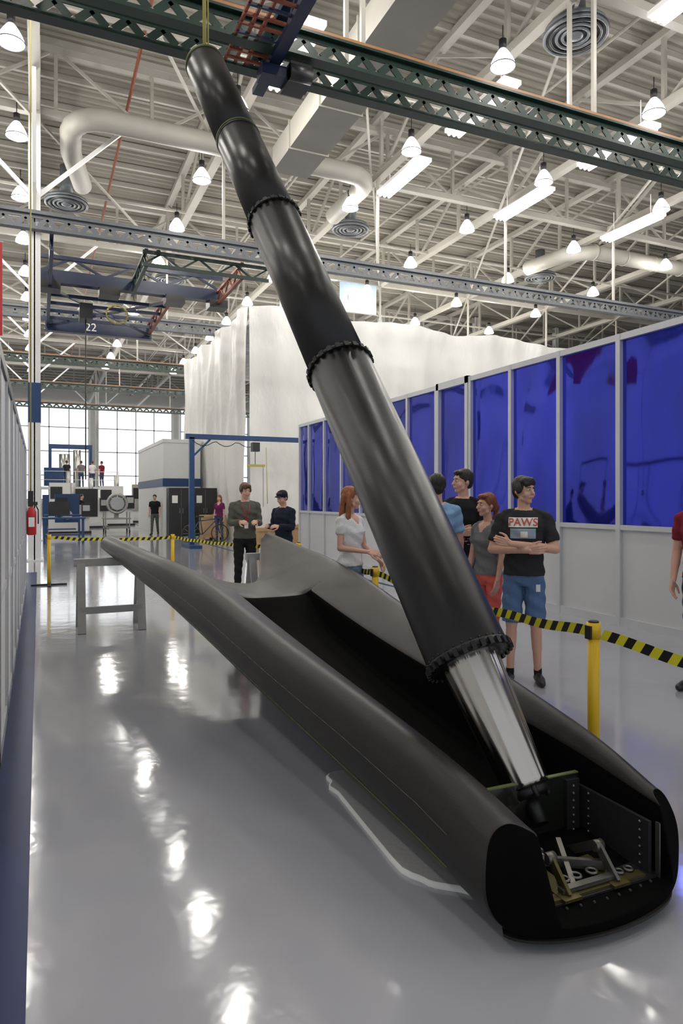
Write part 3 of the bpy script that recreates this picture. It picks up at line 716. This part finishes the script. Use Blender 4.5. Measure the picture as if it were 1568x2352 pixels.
    neck=1.485 if not female else 1.455
    tor=lab==9
    lab[tor&(Z<hem)]=2; lab[tor&(Z>=hem)]=0; lab[tor&(Z>neck)&(np.abs(fc[:,0])<.07*s)]=1
    if female: lab[(Z>1.38)&(fc[:,1]<-.03*s)&(np.abs(fc[:,0])<(Z-1.36)*.7*s)&(Z<1.5)]=1
    lab[(lab==2)&(Z>hem)]=0
    out=MB(); 
    vn=np.zeros_like(v); 
    for t,c in zip(f,fc):
        nq=np.cross(v[t[1]]-v[t[0]],v[t[2]]-v[t[0]]); 
        for i in t: vn[i]+=nq
    vn/=np.maximum(1e-12,np.linalg.norm(vn,axis=1))[:,None]
    off=np.zeros(len(v)); pz=np.zeros(len(v),bool)
    for t,l in zip(f,lab):
        if l==0:
            for i in t: off[i]=.006
        if l==2:
            for i in t: pz[i]=True
    fold=.004*np.sin(v[:,2]*55+v[:,0]*30+np.sin(v[:,1]*25)*2)
    v=v+vn*(off+np.where((off>0)|pz,fold,0))[:,None]*s
    v[:,2]=np.maximum(v[:,2],0.002)
    out.add(v,f,lab,True)
    bvb=BVHTree.FromPolygons([tuple(p) for p in v],f)
    for sx in(-1,1):
        out.ell(hp((sx*.030,-.083,.004))*s,(.0125*s,.0105*s,.0075*s),5,10,8,RH); out.ell(hp((sx*.030,-.0915,.004))*s,(.0058*s,.004*s,.0058*s),6,8,6)
        out.cap(hp((sx*.016,-.0945,.026))*s,hp((sx*.044,-.086,.027))*s,.0038*s,.003*s,7,6)
    out.cap(hp((-.019,-.0945,-.061))*s,hp((.019,-.0945,-.061))*s,.0045*s,.0045*s,8,6)
    hb=MB()
    def he(c,r): hb.ell(hp(c)*s,Vector(r)*s,0,18,12,RH)
    he((0,.020,.044),(.085*hq,.098*hq,.088))
    he((0,.065,.0),(.066,.045,.075))
    for sx in(-1,1): he((sx*.066*hq,.025,.025),(.020,.050,.050))
    if hstyle in('mop',): he((0,-.045,.078),(.075,.055,.042)); he((-.03,-.075,.055),(.04,.022,.026)); he((.03,-.07,.062),(.04,.022,.024)); [he((sx*.074,-.01,.015),(.018,.045,.045)) for sx in(-1,1)]
    elif hstyle!='buzz': he((0,-.045,.086),(.066,.048,.030))
    if hstyle=='long':
        for sx in(-1,1):
            pts=[(sx*.072,.03,.03),(sx*.086,.03,-.08),(sx*.088,.035,-.18),(sx*.075,.045,-.29)]
            for a,c in zip(pts,pts[1:]): hb.cap(hp(a)*s,hp(c)*s,.03*s,.028*s)
        for x in(-.04,0,.04):
            pts=[(x,.075,.02),(x,.095,-.1),(x,.10,-.22),(x,.09,-.33)]
            for a,c in zip(pts,pts[1:]): hb.cap(hp(a)*s,hp(c)*s,.035*s,.03*s)
    if hstyle=='braid':
        pts=[(0,.09,.03),(0,.125,-.03),(-.03,.12,-.12),(-.07,.07,-.20),(-.09,.03,-.30),(-.09,.01,-.38)]
        for k_,(a,c) in enumerate(zip(pts,pts[1:])): hb.cap(hp(a)*s,hp(c)*s,(.032-.004*k_)*s,(.028-.004*k_)*s)
    hv,hf=remesh(hb,vox*.8*s,2)
    hv=hv+ (np.sin(hv[:,0:1]*160+hv[:,2:3]*30)*.0018)*np.array([[1,1,.4]])
    out.add(hv,hf,7,True)
    if cap:
        he2=MB(); he2.ell(hp((0,.012,.062))*s,Vector((.092,.105,.072))*s,0,18,12,RH); he2.ell(hp((0,-.095,.052))*s,Vector((.062,.05,.010))*s,0,18,8,RH)
        out.add(he2.v,he2.f,9,True)
    for i,(sx,E,Wr) in enumerate(HN):
        d=(Wr-E).normalized()
        if arms=='cross' and not armpts: hand(out,Wr*s,d+Vector((-sx*.1,.25,.12)),(0,1,0),-sx,s,1,.55)
        elif arms=='side': hand(out,Wr*s,d+Vector((0,-.05,-.3)),(-sx,-.1,0),sx,s,1,.32)
        else: hand(out,Wr*s,d,(-sx*.7,0,-.6),sx,s,1,.45)
    if extra: extra(out,bvb,s)
    mats=[shirt,SK,pants,shoe or M['dark'],C['black'],EYEW,EYED,H[hair],LIP,cap or M['dark'],M['whitep'],M['sky'],SALM,M['pink'],M['alu'],M['red']]
    o=out.obj(name,mats,loc=(loc[0],loc[1],0),rz=phi)
    return o
def project(out,bv,pts2,faces,m,s,off=.004):
    v=[]
    for x,z in pts2:
        h=bv.ray_cast(Vector((x*s,-1,z*s)),Vector((0,1,0)))
        y=h[0].y if h[0] else -.12
        v.append((x*s,y-off,z*s))
    out.add(v,faces,m)
def patch(out,bv,x0,x1,z0,z1,m,s,off=.003,n=10):
    p=[(x0+(x1-x0)*i/n,z0+(z1-z0)*j/n) for i in range(n+1) for j in range(n+1)]
    f=[(i*(n+1)+j,(i+1)*(n+1)+j,(i+1)*(n+1)+j+1,i*(n+1)+j+1) for i in range(n) for j in range(n)]
    project(out,bv,p,f,m,s,off)
SALM=mat('salmon_print',(.60,.10,.07),.7,var=.05)
def paws(out,bv,s):
    patch(out,bv,-.105,.105,1.25,1.335,11,s,.003)
    patch(out,bv,-.12,.12,1.345,1.428,10,s,.003) 
    v,f=text_mesh('PAWS',.092,0,.0012)
    v=[(x*1.0,z2+1.386) for x,z2,_ in v]; project(out,bv,v,f,12,s,.009)
    patch(out,bv,-.02,.04,1.26,1.31,10,s,.005,4)
    patch(out,bv,.105,.140,.80,.86,14,s,.006,2)
def pinkg(out,bv,s):
    random.seed(2)
    for k in range(22):
        x=random.uniform(-.09,.09);z=random.uniform(.96,1.10); patch(out,bv,x,x+.022,z,z+.007,13,s,.004,2)
def lany(out,bv,s):
    for sx in(-1,1):
        pts=[(sx*.06*(1-i/8),1.45-.035*i) for i in range(9)]
        for (x0,z0),(x1,z1) in zip(pts,pts[1:]):
            v=[(x0-.006,z0),(x0+.006,z0),(x1+.006,z1),(x1-.006,z1)]; project(out,bv,v,[(0,1,2,3)],15,s,.006)
    patch(out,bv,-.03,.03,1.08,1.17,10,s,.008,2)
D2=math.radians
person('man_in_paws_shirt',(3.80,4.72),D2(-42),1.78,C['charcoal'],C['denim'],'dark','mop','cross',headyaw=D2(50),sleeve=.62,shorts=.92,extra=paws,stance=.5)
person('woman_with_braid',(3.86,5.32),D2(-80),1.64,C['grey'],C['coral'],'auburn','braid','side',headyaw=D2(-12),sleeve=.4,female=True,armpts=(((.20,-.02,1.13),(.19,-.10,.90)),((.20,0,1.13),(.21,-.08,.90))))
person('man_in_black_shirt',(4.10,6.08),D2(-55),1.90,C['black'],C['jean'],'dark','short','cross',headyaw=D2(-38),sleeve=.6,extra=pinkg)
person('man_in_blue_shirt',(3.54,5.70),D2(165),1.83,C['lblue'],C['jean'],'dark','short','side',sleeve=.55)
person('woman_in_white_shirt',(2.88,6.28),D2(28),1.71,C['white'],C['denimlt'],'red','long','front',headyaw=D2(40),sleeve=.35,female=True,shorts=.8,armpts=(((.20,-.02,1.14),(.02,-.26,1.10)),((.18,-.05,1.15),(.16,-.26,1.0))))
person('young_man_with_lanyard',(2.98,10.5),D2(-5),1.84,C['khaki'],C['black'],'brown','mop','front',headyaw=D2(10),headpitch=.15,sleeve=1.9,vox=.010,extra=lany)
person('man_with_cap',(3.66,10.6),D2(-60),1.72,C['navy'],C['navy'],'dark','short','front',headpitch=.3,sleeve=1.9,cap=C['navy'],vox=.010)
person('man_in_maroon_shirt',(4.98,3.90),D2(-70),1.78,C['maroon'],C['jean'],'dark','short','side',sleeve=.5)
person('visitor_in_boots',(3.38,2.20),D2(-110),1.78,C['grey'],C['jean'],'brown','short','side',sleeve=.5,shoe=M['boot'],feet=((-.115,.22,0),(.115,-.45,0)))
person('woman_in_purple_shirt',(6.05,24.7),D2(-40),1.72,C['purple'],C['jean'],'red','long','side',sleeve=.5,female=True,vox=.016)
person('man_walking',(4.6,30.4),D2(-20),1.76,C['black'],C['khaki'],'dark','short','side',sleeve=.5,vox=.016,feet=((-.10,-.18,0),(.10,.2,0)))
person('worker',(1.9,35.6),D2(60),1.80,C['black'],C['black'],'dark','short','front',sleeve=.5,vox=.016)
for k,(x,c) in enumerate(((1.7,C['charcoal']),(2.6,C['grey']),(3.3,C['white']),(3.9,C['maroon']))):
    o=person('worker',(x,49.0),D2(160+20*k),1.78,c,C['jean'],'brown','short','side',vox=.02); o.location.z=2.35
print('done')
